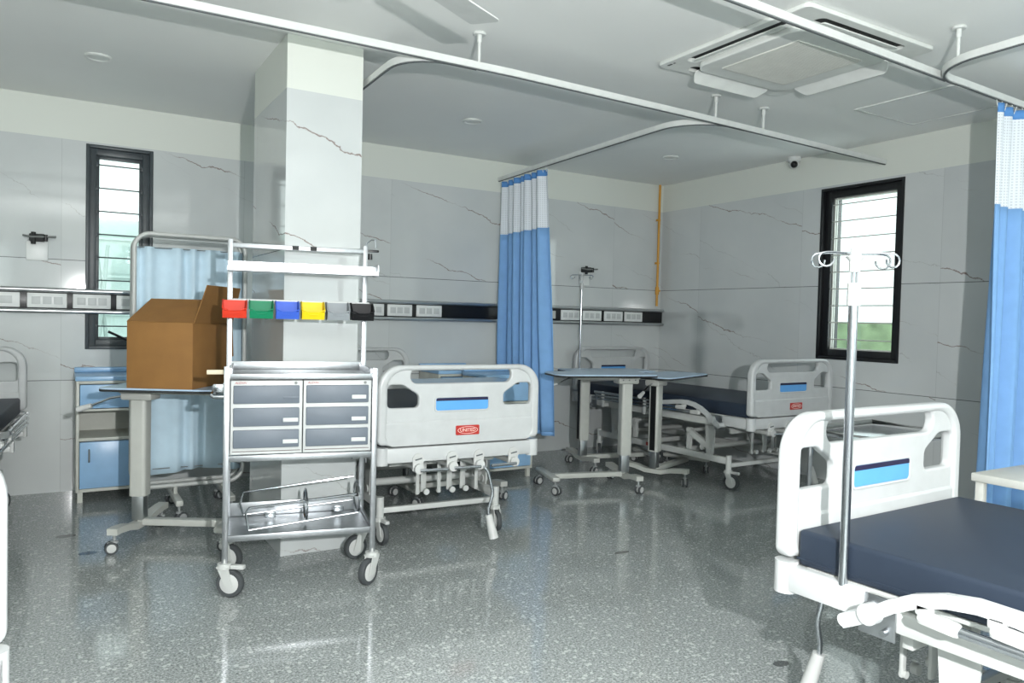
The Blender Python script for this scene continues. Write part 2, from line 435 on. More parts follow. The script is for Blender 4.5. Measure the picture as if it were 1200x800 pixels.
# what stands outside the windows
ex = MB().bb(-1.6, 1.4, YB + 4.2, YB + 4.6, -3, 2.35)
for k in range(9): ex.bb(-1.6, 1.4, YB + 4.17, YB + 4.2, -1.5 + k * 0.45, -1.47 + k * 0.45)
struct(ex.build('wall_outside', M['extplaster']))
ex = MB()
for k in range(6): ex.cyl((-0.2 + k * 0.3, YB + 2.4, -2), (0.1 + k * 0.3, YB + 2.4, 1.9), 0.018, seg=6).cyl((1.3 - k * 0.3, YB + 2.43, -2), (0.9 - k * 0.3, YB + 2.43, 1.9), 0.018, seg=6)
tag(ex.build('lattice_fence', M['extplaster']), 'pale lattice fence seen through the louvred back window', 'fence')
tag(MB().box((XR + 2.6, 6.4, 0.9), (0.12, 0.1, 5.2), 0.01, Matrix.Rotation(math.radians(13), 3, 'X')).build('slanted_post', M['extplaster']), 'pale slanted post seen through the black framed window', 'post')
struct(MB().bb(XR + 5.5, XR + 6, 2, 12, -3, 1.35).build('hedge_outside', M['extgreen']))

# ------------------------------------------------------------------ ceiling fittings
dl = [(0.178, 4.94, 'recessed ceiling downlight above the left window and screen'),
      (2.567, 4.91, 'recessed ceiling downlight between the pillar and the middle curtain'),
      (4.532, 4.95, 'recessed ceiling downlight nearest the ochre pipe corner')]
for i, (x, y, lb) in enumerate(dl):
    if i == 0:
        d0 = thing('downlight', lb, 'ceiling light', (x, y, H), 0, 'ceiling downlights')
        MB().lathe([(0.052, -0.001), (0.068, 0.0), (0.07, -0.006), (0.064, -0.012), (0.054, -0.006), (0.052, -0.001)], seg=32).build('trim_ring', M['white'], d0)
        MB().lathe([(0.0005, -0.0065), (0.053, -0.0065), (0.053, -0.001), (0.0005, -0.001)], seg=32).build('lens', M['lens'], d0)
    else: dup(d0, (x, y, H), 0, lb)

# cassette air conditioner
ac = thing('air_conditioner', 'square white cassette air conditioner set into the ceiling', 'air conditioner', (3.318, 2.722, H))
h = 0.492
me = curve_mesh([rounded([(-h, -h, .03), (h, -h, .03), (h, h, .03), (-h, h, .03)]),
                 rounded([(-.33, -.44, .05), (.33, -.44, .05), (.33, -.37, .03), (-.33, -.37, .03)]),
                 rounded([(-.33, .37, .03), (.33, .37, .03), (.33, .44, .05), (-.33, .44, .05)]),
                 rounded([(-.44, -.33, .03), (-.37, -.33, .03), (-.37, .33, .05), (-.44, .33, .05)]),
                 rounded([(.37, -.33, .03), (.44, -.33, .03), (.44, .33, .05), (.37, .33, .05)])], 0.022, 0.005)
MB().add(me, Matrix.Translation((0, 0, -0.012))).build('frame_panel', M['acwhite'], ac)
sl = MB()
for sx, sy, lx, ly in ((0, -.405, .62, .07), (0, .405, .62, .07), (-.405, 0, .07, .62), (.405, 0, .07, .62)):
    sl.box((sx, sy, -0.0035), (lx + .03, ly + .01, 0.005))
sl.build('air_slot', M['dark'], ac)
g = MB().add(curve_mesh([rounded([(-.36, -.30, .07), (-.30, -.36, .07), (.30, -.36, .07), (.36, -.30, .07), (.36, .30, .07), (.30, .36, .07), (-.30, .36, .07), (-.36, .30, .07)])], 0.03, 0.008), Matrix.Translation((0, 0, -0.035)))
go = g.build('centre_casing', M['acwhite'], ac)
g = MB().add(curve_mesh([rounded([(-.25, -.25, .01), (.25, -.25, .01), (.25, .25, .01), (-.25, .25, .01)])], 0.008, 0.002), Matrix.Translation((0, 0, -0.052)))
for k in range(40): g.box((0, -.235 + k * .012, -0.0562), (.47, .0085, .0012))
g.build('intake_grille', M['acgrille'], ac)
for a in range(4):
    R = Matrix.Rotation(a * PI / 2, 4, 'Z')
    ang = (0.62, 0.10, 0.10, 0.62)[a]
    fl = MB().add(curve_mesh([rounded([(-.31, -.036, .02), (.31, -.036, .02), (.25, .05, .04), (-.25, .05, .04)] if a in (0, 3) else [(-.29, -.03, .01), (.29, -.03, .01), (.29, .0, .01), (-.29, .0, .01)])], .007, .002),
                  R @ Matrix.Translation((0, 0.39, -0.028)) @ Matrix.Rotation(-ang, 4, 'X') @ Matrix.Translation((0, 0.034, 0)))
    fl.build('air_flap', M['acwhite'], ac)
MB().box((-.455, .43, -.0235), (.012, .03, .002)).box((-.455, .395, -.0235), (.01, .012, .002)).build('indicator', M['black'], ac)

# access hatch
hx = thing('access_hatch', 'flush square access hatch in the ceiling beside the right curtain', 'hatch', (4.81, 2.83, H))
m1 = MB()
m1.bb(-.325, .325, -.325, -.31, -.008, 0).bb(-.325, .325, .31, .325, -.008, 0).bb(-.325, -.31, -.31, .31, -.008, 0).bb(.31, .325, -.31, .31, -.008, 0)
m1.build('hatch_frame', M['white'], hx)
MB().bb(-.306, .306, -.306, .306, -.005, 0).build('hatch_panel', M['ceiling'], hx)

# ceiling fan
fan = thing('ceiling_fan', 'white ceiling fan with one blade reaching into the picture', 'fan', (0.87, 2.32, H))
MB().lathe([(.002, 0), (.06, 0), (.055, -.04), (.03, -.06), (.002, -.06)]).build('canopy_cup', M['white'], fan)
MB().cyl((0, 0, -.03), (0, 0, -.2), .012).build('downrod', M['white'], fan)
MB().lathe([(.002, -.19), (.05, -.19), (.12, -.215), (.125, -.265), (.1, -.3), (.04, -.32), (.002, -.32)], seg=32).build('motor_housing', M['white'], fan)
for k in range(3):
    R = Matrix.Rotation(math.radians(30 + 120 * k), 4, 'Z')
    b = MB().add(curve_mesh([rounded([(.2, -.06, .02), (.63, -.085, .03), (.65, .07, .015), (.2, .07, .02)])], .006, .002), R @ Matrix.Translation((0, 0, -.275)) @ Matrix.Rotation(math.radians(8), 4, 'X'))
    b.build('blade', M['white'], fan)
    MB().box((.16, 0, -.272), (.14, .03, .006), .002).build('blade_arm', M['white'], fan, xf=R)

# curtain tracks
def arc(cx, cy, r, a0, a1, n=12): return [(cx + r * math.cos(math.radians(a0 + (a1 - a0) * i / n)), cy + r * math.sin(math.radians(a0 + (a1 - a0) * i / n))) for i in range(n + 1)]
ZT = 2.545
def track(name, runs, hangers, label, group):
    t = thing(name, label, 'curtain track', (runs[0][0][0], runs[0][0][1], ZT), 0, group)
    o = Vector((runs[0][0][0], runs[0][0][1], 0))
    for run in runs:
        pts = [Vector((p[0], p[1], 0)) - o for p in run]
        MB().ribbon(pts, 0.022, 0.034, None).build('rail', M['white'], t)
        MB().ribbon([p - Vector((0, 0, 0.019)) for p in pts], 0.010, 0.006, None).build('channel', M['trackdark'], t)
    for hxx, hyy in hangers:
        x, y = hxx - o.x, hyy - o.y; hz = H - ZT
        hg = MB().cyl((x, y, .014), (x, y, hz), .008, seg=10).lathe([(.03, hz - .012), (.034, hz - .006), (.03, hz)], (x, y, 0))
        hg.cyl((x, y, hz - .05), (x, y, hz - .01), .012, seg=10)
        hg.build('hanger', M['white'], t)
    return t
trg = 'white ceiling curtain tracks'
main = [(-1.2, 3.47), (1.0, 3.415), (2.0, 3.40), (3.4, 3.44), (XR - .004, 3.545)]
track('curtain_track', [main], [(1.806, 3.395), (3.53, 3.455), (3.99, 3.475)], 'long straight white curtain track running from the left to the right wall', trg)
track('curtain_track', [[(1.45, 4.9), (1.44, 4.2), (1.43, 3.72)] + arc(1.66, 3.645, .23, 180, 268, 10) + [(1.8, 3.412)]], [], 'curved curtain track bending off the long track beside the marble pillar', trg)
track('curtain_track', [[(3.445, YB - .004), (3.405, 5.2), (3.38, 4.45), (3.362, 3.87)] + arc(3.66, 3.757, .3, 182, 268, 10) + [(3.8, 3.462)]], [], 'curved curtain track carrying the middle blue curtain to the back wall', trg)
track('curtain_track', [[(-1.0, 2.02), (1.0, 2.075), (2.45, 2.135), (3.84, 2.19)]], [], 'straight curtain track passing under the air conditioner', trg)
track('curtain_track', [[(XR - .004, 2.23), (4.7, 2.215), (4.27, 2.20), (4.0, 2.19)] + arc(3.9, 1.91, .28, 90, 180, 10) + [(3.61, 1.7), (3.6, 1.2), (3.6, -.6)]], [(3.655, 2.03)], 'curved curtain track carrying the right hand blue curtain', trg)

# dome camera
cam = thing('security_camera', 'white dome security camera high on the right wall', 'security camera', (5.37, 4.33, H), 0)
MB().lathe([(.002, 0), (.055, 0), (.055, -.03), (.046, -.04), (.002, -.04)]).build('mount', M['white'], cam)
MB().sph((0, 0, -.055), .042).build('ball', M['white'], cam)
MB().sph((-.022, -.018, -.066), .030).build('lens_face', M['black'], cam)

# ochre gas pipe in the corner
gp = thing('gas_pipe', 'ochre vertical gas pipe running down the back corner', 'pipe', (5.375, YB - .03, 1.44))
MB().cyl((0, 0, 0), (0, 0, H - 1.44), .0125, seg=12).build('tube', M['pipe'], gp)
MB().cyl((0, 0, .12), (0, 0, .2), .02, seg=12).box((0, -.02, .16), (.02, .04, .02), .004).build('valve', M['pipe'], gp)
MB().box((0, .012, .9), (.04, .034, .02), .003).box((0, .012, .45), (.04, .034, .02), .003).build('pipe_clip', M['pipe'], gp)

# ------------------------------------------------------------------ bed head service panels
def service_panel(x0, x1, plates, label, extra=()):
    t = thing('service_panel', label, 'wall panel', ((x0 + x1) / 2, YB, 1.32), 0, 'bed head service panels')
    c = (x0 + x1) / 2; a, b = x0 - c, x1 - c
    MB().bb(a, b, -.045, 0, -.085, .085, .004).build('body', M['alu'], t)
    MB().bb(a + .004, b - .004, -.050, -.044, -.056, .06, .002).build('inlay', M['black'], t)
    MB().tube([(a, -.06, .072), (b, -.06, .072)], .016, 12).build('upper_rail', M['alu'], t)
    MB().tube([(a, -.06, -.07), (b, -.06, -.07)], .015, 12).build('lower_rail', M['alu'], t)
    for (p0, p1) in plates:
        pc = (p0 + p1) / 2 - c; hw = (p1 - p0) / 2
        pl = MB().box((pc, -.053, .001), (2 * hw, .012, .098), .004).build('socket_plate', M['socket'], t)
        n = 3; s = MB()
        for k in range(n):
            xx = pc + (k - 1) * hw * .56
            s.box((xx, -.0595, .001), (hw * .44, .004, .05), .0015)
            if k != 1:
                for dx, dz in ((-.01, -.008), (.01, -.008), (0, .01)): s.cyl((xx + dx, -.0625, dz), (xx + dx, -.0605, dz), .0035, seg=8)
            else: s.box((xx, -.062, .001), (.003, .004, .044))
        s.build('switches', M['socketline'], pl)
    for xx in extra:
        MB().box((xx - c, -.056, 0), (.05, .014, .075), .003).build('gas_outlet', M['greyenamel'], t)
    return t
service_panel(-2.2, .99, [(-.62, -.23), (-.19, .04), (.075, .305), (.34, .60)], 'aluminium service panel with sockets crossing the left window')
service_panel(1.9, 3.56, [(2.115, 2.335), (2.365, 2.59), (2.63, 2.87)], 'service panel with a long black blank end between pillar and middle curtain')
service_panel(3.9, XR - .01, [(4.14, 4.37), (4.40, 4.63), (4.665, 4.90), (4.925, 5.16)], 'service panel behind the corner bed with four socket plates', extra=(4.05,))

def bracket(x, z, label):
    t = thing('monitor_bracket', label, 'wall bracket', (x, YB, z), 0, 'wall mounted equipment brackets')
    MB().box((0, -.006, -.06), (.125, .012, .13), .004).build('wall_plate', M['socket'], t)
    MB().box((0, -.04, .025), (.09, .06, .05), .006).cyl((-.02, -.07, -.02), (-.02, -.07, .06), .014).build('clamp', M['dark'], t)
    MB().tube([(-.08, -.07, .035), (-.03, -.085, .026), (.05, -.085, .03), (.11, -.08, .035)], .0065, 8).build('arm', M['greymat'], t)
    MB().cyl((.05, -.08, .0), (.05, -.08, .045), .013).build('knob', M['black'], t)
    return t
bracket(-.135, 1.715, 'white equipment bracket on the wall left of the louvred window')
bracket(4.44, 1.745, 'equipment bracket on the wall above the corner bed head')

# ------------------------------------------------------------------ castors
def castor(parent, x, y, z_top, r, trail, th=.024, name='castor', plate=True, twin=False, lever=False, hubm='hub', forkm='enamel'):
    """swivel castor; trail = direction (degrees) the wheel trails to"""
    a = math.radians(trail); d = Vector((math.cos(a), math.sin(a), 0)); sd = Vector((-d.y, d.x, 0))
    c = Vector((x, y, r)) + d * r * .45
    f = MB()
    f.cyl((x, y, 2 * r), (x, y, z_top), max(.007, r * .22), seg=10)
    R = Matrix.Rotation(a, 3, 'Z')
    if twin:
        f.lathe([(.002, 2.15 * r), (r * .55, 2.1 * r), (r * .6, 1.75 * r), (.002, 1.7 * r)], (x, y, 0), seg=14)
        f.box(c + Vector((0, 0, r * .3)), (r * 1.3, th * .5, r * 1.2), .003, R)
    else:
        f.lathe([(.002, 2.45 * r), (r * .5, 2.42 * r), (r * .5, 2.05 * r), (.002, 2.0 * r)], (x, y, 0), seg=16)
        for s in (-1, 1):
            o = sd * s * (th / 2 + .006)
            f.slab([Vector((x, y, 2.12 * r)) - d * r * .42 + o, Vector((x, y, 2.12 * r)) + d * r * .42 + o, c + d * r * .32 + o + Vector((0, 0, -.2 * r)), c - d * r * .26 + o + Vector((0, 0, -.2 * r))], .005)
        f.box(Vector((x, y, 2.16 * r)) , (r * .95, th + .02, r * .16), .003, R)
    fo = f.build(name, M[forkm], parent)
    yaw = Matrix.Translation(c) @ Matrix.Rotation(a - PI / 2, 4, 'Z')
    for s in ((-1, 1) if twin else (0,)):
        wth = th * (.62 if twin else 1); off = s * th * .75
        pr = [(r * .72, -wth * .5), (r * .94, -wth * .5), (r, -wth * .3), (r, wth * .3), (r * .94, wth * .5), (r * .72, wth * .5)]
        MB().lathe([(q, o + off) for q, o in pr], axis='X', seg=28).build('wheel', M['tyre'], fo, xf=yaw)
        MB().lathe([(.0006, -wth * .56 + off), (r * .2, -wth * .58 + off), (r * .66, -wth * .54 + off), (r * .74, -wth * .46 + off), (r * .74, wth * .46 + off), (r * .66, wth * .54 + off), (r * .2, wth * .58 + off), (.0006, wth * .56 + off)], axis='X', seg=24).build('hub', M[hubm], fo, xf=yaw)
    if lever:
        MB().box(Vector((x, y, 2.2 * r)) + d * r * 1.0, (r * 1.0, th * .9, r * .3), .004, R).build('brake_lever', M['hub'], fo)
    return fo

# ------------------------------------------------------------------ hospital beds
BW = .955; ZB = .588; ZTOP = 1.015; BL = 2.1
def bed_panel(root, name, v0, thick, inner_sign, logo):
    hw = BW / 2
    k = .012; outer = rounded([(-hw + k, ZB + .02, .05), (hw - k, ZB + .02, .05), (hw - k, ZTOP - k, .115), (-hw + k, ZTOP - k, .115)], 9)
    slot = rounded([(-.30, .917, .042), (.30, .917, .042), (.30, .996, .038), (-.30, .996, .038)])
    def side(s):
        p = [(-.425, .790, .022), (-.252, .790, .022), (-.252, .856, .03), (-.342, .912, .05), (-.425, .912, .022)]
        return rounded([(s * x, z, r) for x, z, r in p])
    lab = rounded([(-.157, .770, .015), (.157, .770, .015), (.157, .838, .012), (-.157, .838, .012)])
    rim_in = rounded([(-hw + .05, ZB + .02, .04), (hw - .05, ZB + .02, .04), (hw - .05, ZTOP - .028, .1), (-hw + .05, ZTOP - .028, .1)], 9)
    P = MB()
    P.add(curve_mesh([outer, slot, side(1), side(-1)], .034, .008), Matrix.Translation((0, v0, 0)) @ UPRIGHT)
    P.add(curve_mesh([rounded([(-hw, ZB + .01, .03), (hw, ZB + .01, .03), (hw, ZTOP, .125), (-hw, ZTOP, .125)], 9), rim_in], .054, .016), Matrix.Translation((0, v0, 0)) @ UPRIGHT)
    # raised apron on the lower half
    P.add(curve_mesh([rounded([(-hw + .01, ZB + .006, .06), (hw - .01, ZB + .006, .06), (hw - .01, .72, .02), (-hw + .01, .72, .02)])], .046, .012), Matrix.Translation((0, v0, 0)) @ UPRIGHT)
    # ring round the name card
    P.add(curve_mesh([rounded([(-.165, .762, .018), (.165, .762, .018), (.165, .846, .015), (-.165, .846, .015)]), lab], .042, .003), Matrix.Translation((0, v0, 0)) @ UPRIGHT)
    po = P.build(name, M['abs'], root)
    MB().add(curve_mesh([rounded([(-.155, .771, .013), (.155, .771, .013), (.155, .838, .01), (-.155, .838, .01)])], .038, .002), Matrix.Translation((0, v0, 0)) @ UPRIGHT).build('name_card', M['labelblue'], po)
    MB().add(curve_mesh([rounded([(-.154, .822, .001), (.154, .822, .001), (.154, .8375, .009), (-.154, .8375, .009)])], .0396, .001), Matrix.Translation((0, v0, 0)) @ UPRIGHT).build('card_stripe', M['labeldark'], po)
    if logo:
        yb = v0 - .0245
        MB().add(curve_mesh([rounded([(-.07, -.026, .006), (.07, -.026, .006), (.07, .026, .006), (-.07, .026, .006)])], .006, .0015), Matrix.Translation((.03, yb, .660)) @ UPRIGHT).build('badge', M['red'], po)
        bt = MB().add(text_mesh('UNITED', .026), Matrix.Translation((.03, yb - .0035, .660)) @ UPRIGHT)
        el = [(.060 * math.cos(2 * PI * i / 32), .020 * math.sin(2 * PI * i / 32)) for i in range(32)]
        el2 = [(.057 * math.cos(2 * PI * i / 32), .0175 * math.sin(2 * PI * i / 32)) for i in range(32)]
        bt.add(curve_mesh([el, el2], .0016, .0003), Matrix.Translation((.03, yb - .0033, .660)) @ UPRIGHT)
        bt.build('badge_lettering', M['badgewhite'], po)
    return po

def make_bed():
    t = thing('hospital_bed', '', 'hospital bed', (0, 0, 0), 0, 'hospital beds of the ward')
    hw = BW / 2
    bed_panel(t, 'foot_panel', 0.0, .04, 1, True)
    bed_panel(t, 'head_panel', BL, .04, -1, False)
    # end bumpers wrapping the frame corners
    for v, s, nm in ((0.0, 1, 'foot_bumper'), (BL, -1, 'head_bumper')):
        b = MB().bb(-hw + .02, hw - .02, v - .026, v + .026, .503, .583, .008)
        for u in (-1, 1):
            b.cyl((u * (hw - .03), v, .495), (u * (hw - .03), v, .587), .034, seg=20)
            y0, y1 = sorted((v + s * .0, v + s * .25))
            b.bb(u * (hw - .03) - .024, u * (hw - .03) + .024, y0, y1, .503, .578, .006)
        b.build(nm, M['abs'], t)
    # mattress
    m = MB().box((0, 1.05, .632), (.89, 2.035, .104), .014, seg=3)
    mo = m.build('mattress', M['navy'], t)
    MB().box((0, 1.05, .60), (.894, 2.039, .006), .002).build('piping', M['navy'], mo)
    # sleeping deck under the mattress and side frame
    fr = MB().bb(-.44, .44, .06, 2.04, .566, .58, .003)
    for u in (-1, 1): fr.bb(u * .43 - .022, u * .43 + .022, .24, 1.86, .49, .545, .004)
    for v in (.3, .8, 1.3, 1.8): fr.bb(-.43, .43, v - .02, v + .02, .51, .566)
    fr.build('bed_frame', M['enamel'], t)
    for u in (-1, 1):
        for v in (.235, 1.77):
            pb = MB().bb(u * .455 - .004, u * .455 + .004, v, v + .1, .465, .572, .001)
            pb.cyl((u * .455, v + .035, .548), (u * .475, v + .035, .548), .009, seg=10).cyl((u * .455, v + .075, .485), (u * .475, v + .075, .485), .009, seg=10)
            pb.build('bracket_plate', M['steel'], t)
    # wheeled base
    ub, v0b, v1b = .36, .27, 1.83
    bs = MB()
    for u in (-1, 1):
        bs.bb(u * ub - .018, u * ub + .018, v0b, v1b, .195, .245, .004)
        for v in (v0b, v1b): bs.cyl((u * ub, v, .145), (u * ub, v, .262), .022, seg=16)
    bs.bb(-ub, ub, v0b - .015, v0b + .015, .172, .202, .003).bb(-ub, ub, v1b - .015, v1b + .015, .172, .202, .003)
    bs.bb(-ub, ub, .8, .84, .2, .24, .003).bb(-ub, ub, 1.26, 1.30, .2, .24, .003)
    bo = bs.build('wheel_base', M['enamel'], t)
    MB().add(text_mesh('UNITED', .034), Matrix.Translation((-ub - .0185, 1.05, .22)) @ Matrix.Rotation(-PI / 2, 4, 'Z') @ UPRIGHT).build('base_lettering', M['greyprint'], bo)
    MB().box((-ub - .0185, 1.16, .22), (.002, .03, .03)).build('base_mark', M['redprint'], bo)
    # scissor lift links
    for v, s in ((.45, 1), (1.6, -1)):
        lk = MB()
        for u in (-1, 1):
            lk.slab([(u * .37, v - .055, .49), (u * .37, v + .055, .49), (u * .37, v + .035, .24), (u * .37, v - .035, .24)], .008)
            lk.cyl((u * .355, v, .275), (u * .385, v, .275), .022, seg=14)
            lk.ribbon([(u * .345, v + .02 * s, .29), (u * .345, v + s * .26, .40)], .03, .045, (1, 0, 0))
            lk.ribbon([(u * .345, v + s * .25, .41), (u * .345, v + s * .25, .25)], .03, .035, (1, 0, 0))
            lk.cyl((u * .33, v + s * .25, .405), (u * .365, v + s * .25, .405), .02, seg=14)
        lk.cyl((-.36, v + .1 * s, .285), (.36, v + .1 * s, .285), .022, seg=14)
        lk.cyl((-.37, v + .25 * s, .40), (.37, v + .25 * s, .40), .016, seg=12)
        lk.build('lift_link', M['enamel'], t)
    # hanging straps and push rods between the crank screws
    for u in (-.16, -.105, -.03, .055, .14, .205):
        w = .011 if u in (-.16, -.03, .205) else .017
        MB().box((u, .22 + (.05 if w > .012 else 0), .375), (2 * w, .012, .21), .004).cyl((u, .214, .28), (u, .234, .28), w, seg=12).build('strap', M['enamel'], t)
    rd = MB()
    for u in (-.255, -.06, .10, .315): rd.cyl((u, .0, .47), (u, .85, .46), .017, seg=12)
    rd.bb(-.30, .36, .3, .33, .42, .47, .004)
    rd.build('screw_rod', M['enamel'], t)
    # cranks at the foot end
    for i, u in enumerate((-.255, -.06, .10, .315)):
        k = MB().cyl((u, -.034, .518), (u, -.02, .518), .032, seg=24).box((u, -.024, .487), (.06, .016, .06), .004).cyl((u, -.055, .47), (u, .0, .47), .026, seg=20)
        ko = k.build('crank', M['hub'], t)
        MB().box((u, -.036, .52), (.038, .004, .007), .001, Matrix.Rotation(-.2, 3, 'Y')).build('crank_mark', M['trackdark'], ko)
        if i != 2:
            d = (1, 1, -1)[(0, 1, 0, 2)[i]]
            MB().tube([(u, -.065, .465), (u + d * .02, -.068, .465), (u + d * .155, -.068, .463)], .0085, 10).build('crank_rod', M['chrome'], ko)
        else:
            MB().tube([(u + .02, -.03, .46), (u + .02, -.075, .452), (u + .035, -.08, .43), (u + .06, -.085, .33), (u + .058, -.088, .30), (u + .035, -.092, .235), (u + .035, -.095, .19)], .0085, 10).build('crank_rod', M['chrome'], ko)
            MB().cyl((u + .035, -.095, .20), (u + .058, -.12, .075), .020, .026, seg=14).build('crank_grip', M['hub'], ko)
    # folding side rails
    for u in (-1, 1):
        X = u * .52
        pth = [(.23, .500), (.27, .522), (.31, .546), (.36, .582), (.42, .615), (.49, .638), (.56, .648), (.64, .646), (.74, .634), (.86, .618)]
        ar = MB().ribbon([(X, v, z) for v, z in pth], .022, .034, (1, 0, 0))
        ar.cyl((X - u * .013, .305, .545), (X + u * .018, .305, .545), .027, seg=20).cyl((X - u * .06, .24, .508), (X + u * .014, .24, .508), .018, seg=16)
        ao = ar.build('side_rail', M['abs'], t)
        for (v, z) in ((.44, .588), (.60, .612), (.86, .60)):
            MB().box((X, v, z + .012), (.022, .04, .03), .006).box((X + u * .002, v + .035, z - .008), (.03, .10, .036), .012, Matrix.Rotation(-.06, 3, 'X')).cyl((X + u * .0, v - .0, z - .004), (X + u * .02, v, z - .004), .008, seg=10).build('rail_joint', M['hub'], ao)
        MB().tube([(X, .48, .576), (X, .9, .569), (X, 1.68, .566)], .0125, 12).build('rail_tube', M['chrome'], ao)
        MB().tube([(X, .64, .602), (X, 1.0, .594), (X, 1.70, .594)], .0125, 12).build('rail_tube', M['chrome'], ao)
        MB().tube([(X, .9, .622), (X, 1.1, .622), (X, 1.72, .622)], .0125, 12).build('rail_tube', M['chrome'], ao)
        for v in (1.05, 1.6):
            MB().box((X, v, .565), (.02, .035, .14), .006).box((X - u * .03, v, .515), (.06, .03, .03), .005).build('rail_post', M['hub'], ao)
    # castors
    for u in (-1, 1):
        castor(t, u * ub, v0b, .16, .062, -80 if u < 0 else -95, th=.026, lever=(u < 0))
        castor(t, u * ub, v1b, .16, .062, 60, th=.026)
    return t
bed = make_bed()
bed.location = (1.88, 3.652, 0); bed.rotation_euler = (0, 0, -.048)
bed['label'] = 'hospital bed beside the drawer trolley, red badge on its white foot panel'
dup(bed, (4.77, 3.80, 0), .026, 'hospital bed in the corner near the ochre pipe, overbed tables beside it')
dup(bed, (2.275, 1.468, 0), PI + .038, 'hospital bed at lower right with navy mattress and tall drip pole')
dup(bed, (-.81, 3.775, 0), -.072, 'hospital bed against the wall left of the louvred window, mostly cut off')
dup(bed, (-.565, 1.79, 0), PI, 'hospital bed nearest the camera, only its white panel edge at far left')

# ------------------------------------------------------------------ drip poles
def drip_pole(x, y, z0, ztop, label, r=.0125):
    t = thing('drip_pole', label, 'drip pole', (x, y, z0), 0, 'drip poles on the beds')
    h = ztop - z0
    MB().cyl((0, 0, 0), (0, 0, h - .12), r, seg=16).build('pole', M['chrome'], t)
    MB().cyl((0, 0, h - .135), (0, 0, h - .075), .017, seg=18).cyl((.012, 0, h - .105), (.026, 0, h - .105), .006, seg=8).build('collar', M['hub'], t)
    iu = MB()
    for s in (-1, 1): iu.cyl((s * .005, s * -.003, h - .08), (s * .005, s * -.003, h - .03), .003, seg=8)
    iu.build('inner_rod', M['steel'], t)
    MB().lathe([(.002, h - .045), (.014, h - .045), (.015, h - .015), (.024, h - .005), (.014, h + .002), (.010, h + .02), (.002, h + .022)], seg=20).build('cap', M['hub'], t)
    d = Vector((.857, -.515, 0)); n = Vector((.515, .857, 0))
    for s in (-1, 1):
        for k in (-1, 1):
            pts = [d * s * .01 + n * k * .004 + Vector((0, 0, h + .004)), d * s * .06 + n * k * .012 + Vector((0, 0, h + .006)), d * s * .085 + n * k * .02 + Vector((0, 0, h + .005))]
            for i in range(1, 10):
                a = PI / 2 - i * 2 * PI * .85 / 10
                c = d * s * .088 + n * k * .02 + Vector((0, 0, h - .014))
                pts.append(c + d * s * .019 * math.cos(a) + Vector((0, 0, .019 * math.sin(a))) + n * k * .0012 * i)
            MB().tube(pts, .0028, 8).build('hook', M['chrome'], t)
    return t
drip_pole(1.822, 1.262, .572, 1.462, 'chrome drip pole with curled hooks standing on the near right bed')
drip_pole(4.27, 5.84, .575, 1.70, 'slim chrome drip pole at the head of the corner bed', .010)

# ------------------------------------------------------------------ overbed tables
def make_table(top_z, top_len=.80, crank=True, fd=.62):
    """local x runs from the short foot (negative) to the column (0); the top reaches over it"""
    t = thing('overbed_table', '', 'overbed table', (0, 0, 0), 0, 'wheeled overbed tables')
    me = curve_mesh([rounded([(-fd, -.2, .10), (-fd + top_len, -.2, .05), (-fd + top_len, .2, .05), (-fd, .2, .10)], 8)], .018, .003)
    tp = MB().add(me, Matrix.Translation((0, 0, top_z - .009))).build('tabletop', M['tabletop'], t)
    me = curve_mesh([rounded([(-fd - .002, -.202, .10), (-fd + top_len + .002, -.202, .05), (-fd + top_len + .002, .202, .05), (-fd - .002, .202, .10)], 8)], .013, .003)
    MB().add(me, Matrix.Translation((0, 0, top_z - .0145))).build('edge_band', M['dark'], tp)
    MB().bb(-.42, .1, -.045, .045, top_z - .045, top_z - .02, .006).box((0, 0, top_z - .055), (.17, .12, .05), .012).build('top_bracket', M['greyenamel'], t)
    ins = MB()
    for dx in (-.05, .0, .05): ins.cyl((dx, -.062, top_z - .05), (dx, -.059, top_z - .05), .006, seg=8)
    ins.build('bracket_bolt', M['greymat'], t)
    z0 = .245
    cl = MB().add(curve_mesh([rounded([(-.045, -.042, .018), (.045, -.042, .018), (.045, .042, .018), (-.045, .042, .018)])], top_z - .06 - z0, .002), Matrix.Translation((0, 0, (top_z - .06 + z0) / 2)))
    co = cl.build('outer_column', M['greyenamel'], t)
    MB().box((.042, .0, (top_z - .06 + z0) / 2), (.012, .046, top_z - .08 - z0), .001).build('column_slot', M['black'], co)
    MB().bb(-.033, .033, -.03, .03, .11, z0 + .05, .006).build('inner_column', M['alu'], t)
    b = MB()
    # foot under the column, dipping in the middle
    pth = [(0, -.29, .118), (0, -.24, .118), (0, -.15, .108), (0, -.07, .088), (0, .07, .088), (0, .15, .108), (0, .24, .118), (0, .29, .118)]
    b.ribbon(pth, .055, .034, (1, 0, 0))
    b.build('column_foot', M['greyenamel'], t)
    MB().box((-fd, 0, .115), (.06, .42, .034), .012).build('short_foot', M['greyenamel'], t)
    MB().bb(-fd + .01, .0, -.028, .028, .082, .118, .004).build('base_beam', M['greyenamel'], t)
    for x, y, tr in ((0, -.265, 30), (0, .265, 30), (-fd, -.18, -60), (-fd, .18, 200)):
        castor(t, x, y, .11, .032, tr, th=.022, twin=True, forkm='hubgrey')
    if crank:
        lv = MB().tube([(.05, .0, top_z - .055), (.16, .01, top_z - .075), (.28, .02, top_z - .125)], .006, 8).build('lever', M['chrome'], t)
        MB().cyl((.26, .02, top_z - .118), (.335, .028, top_z - .142), .013, .017, seg=12).build('lever_grip', M['hub'], lv)
    return t
tb = make_table(.875, crank=False)
tb.location = (3.735, 4.50, 0); tb.rotation_euler = (0, 0, math.radians(-15))
tb['label'] = 'overbed table with its low beam and castors in the open aisle beside the corner bed'
tb2 = make_table(.848, .8)
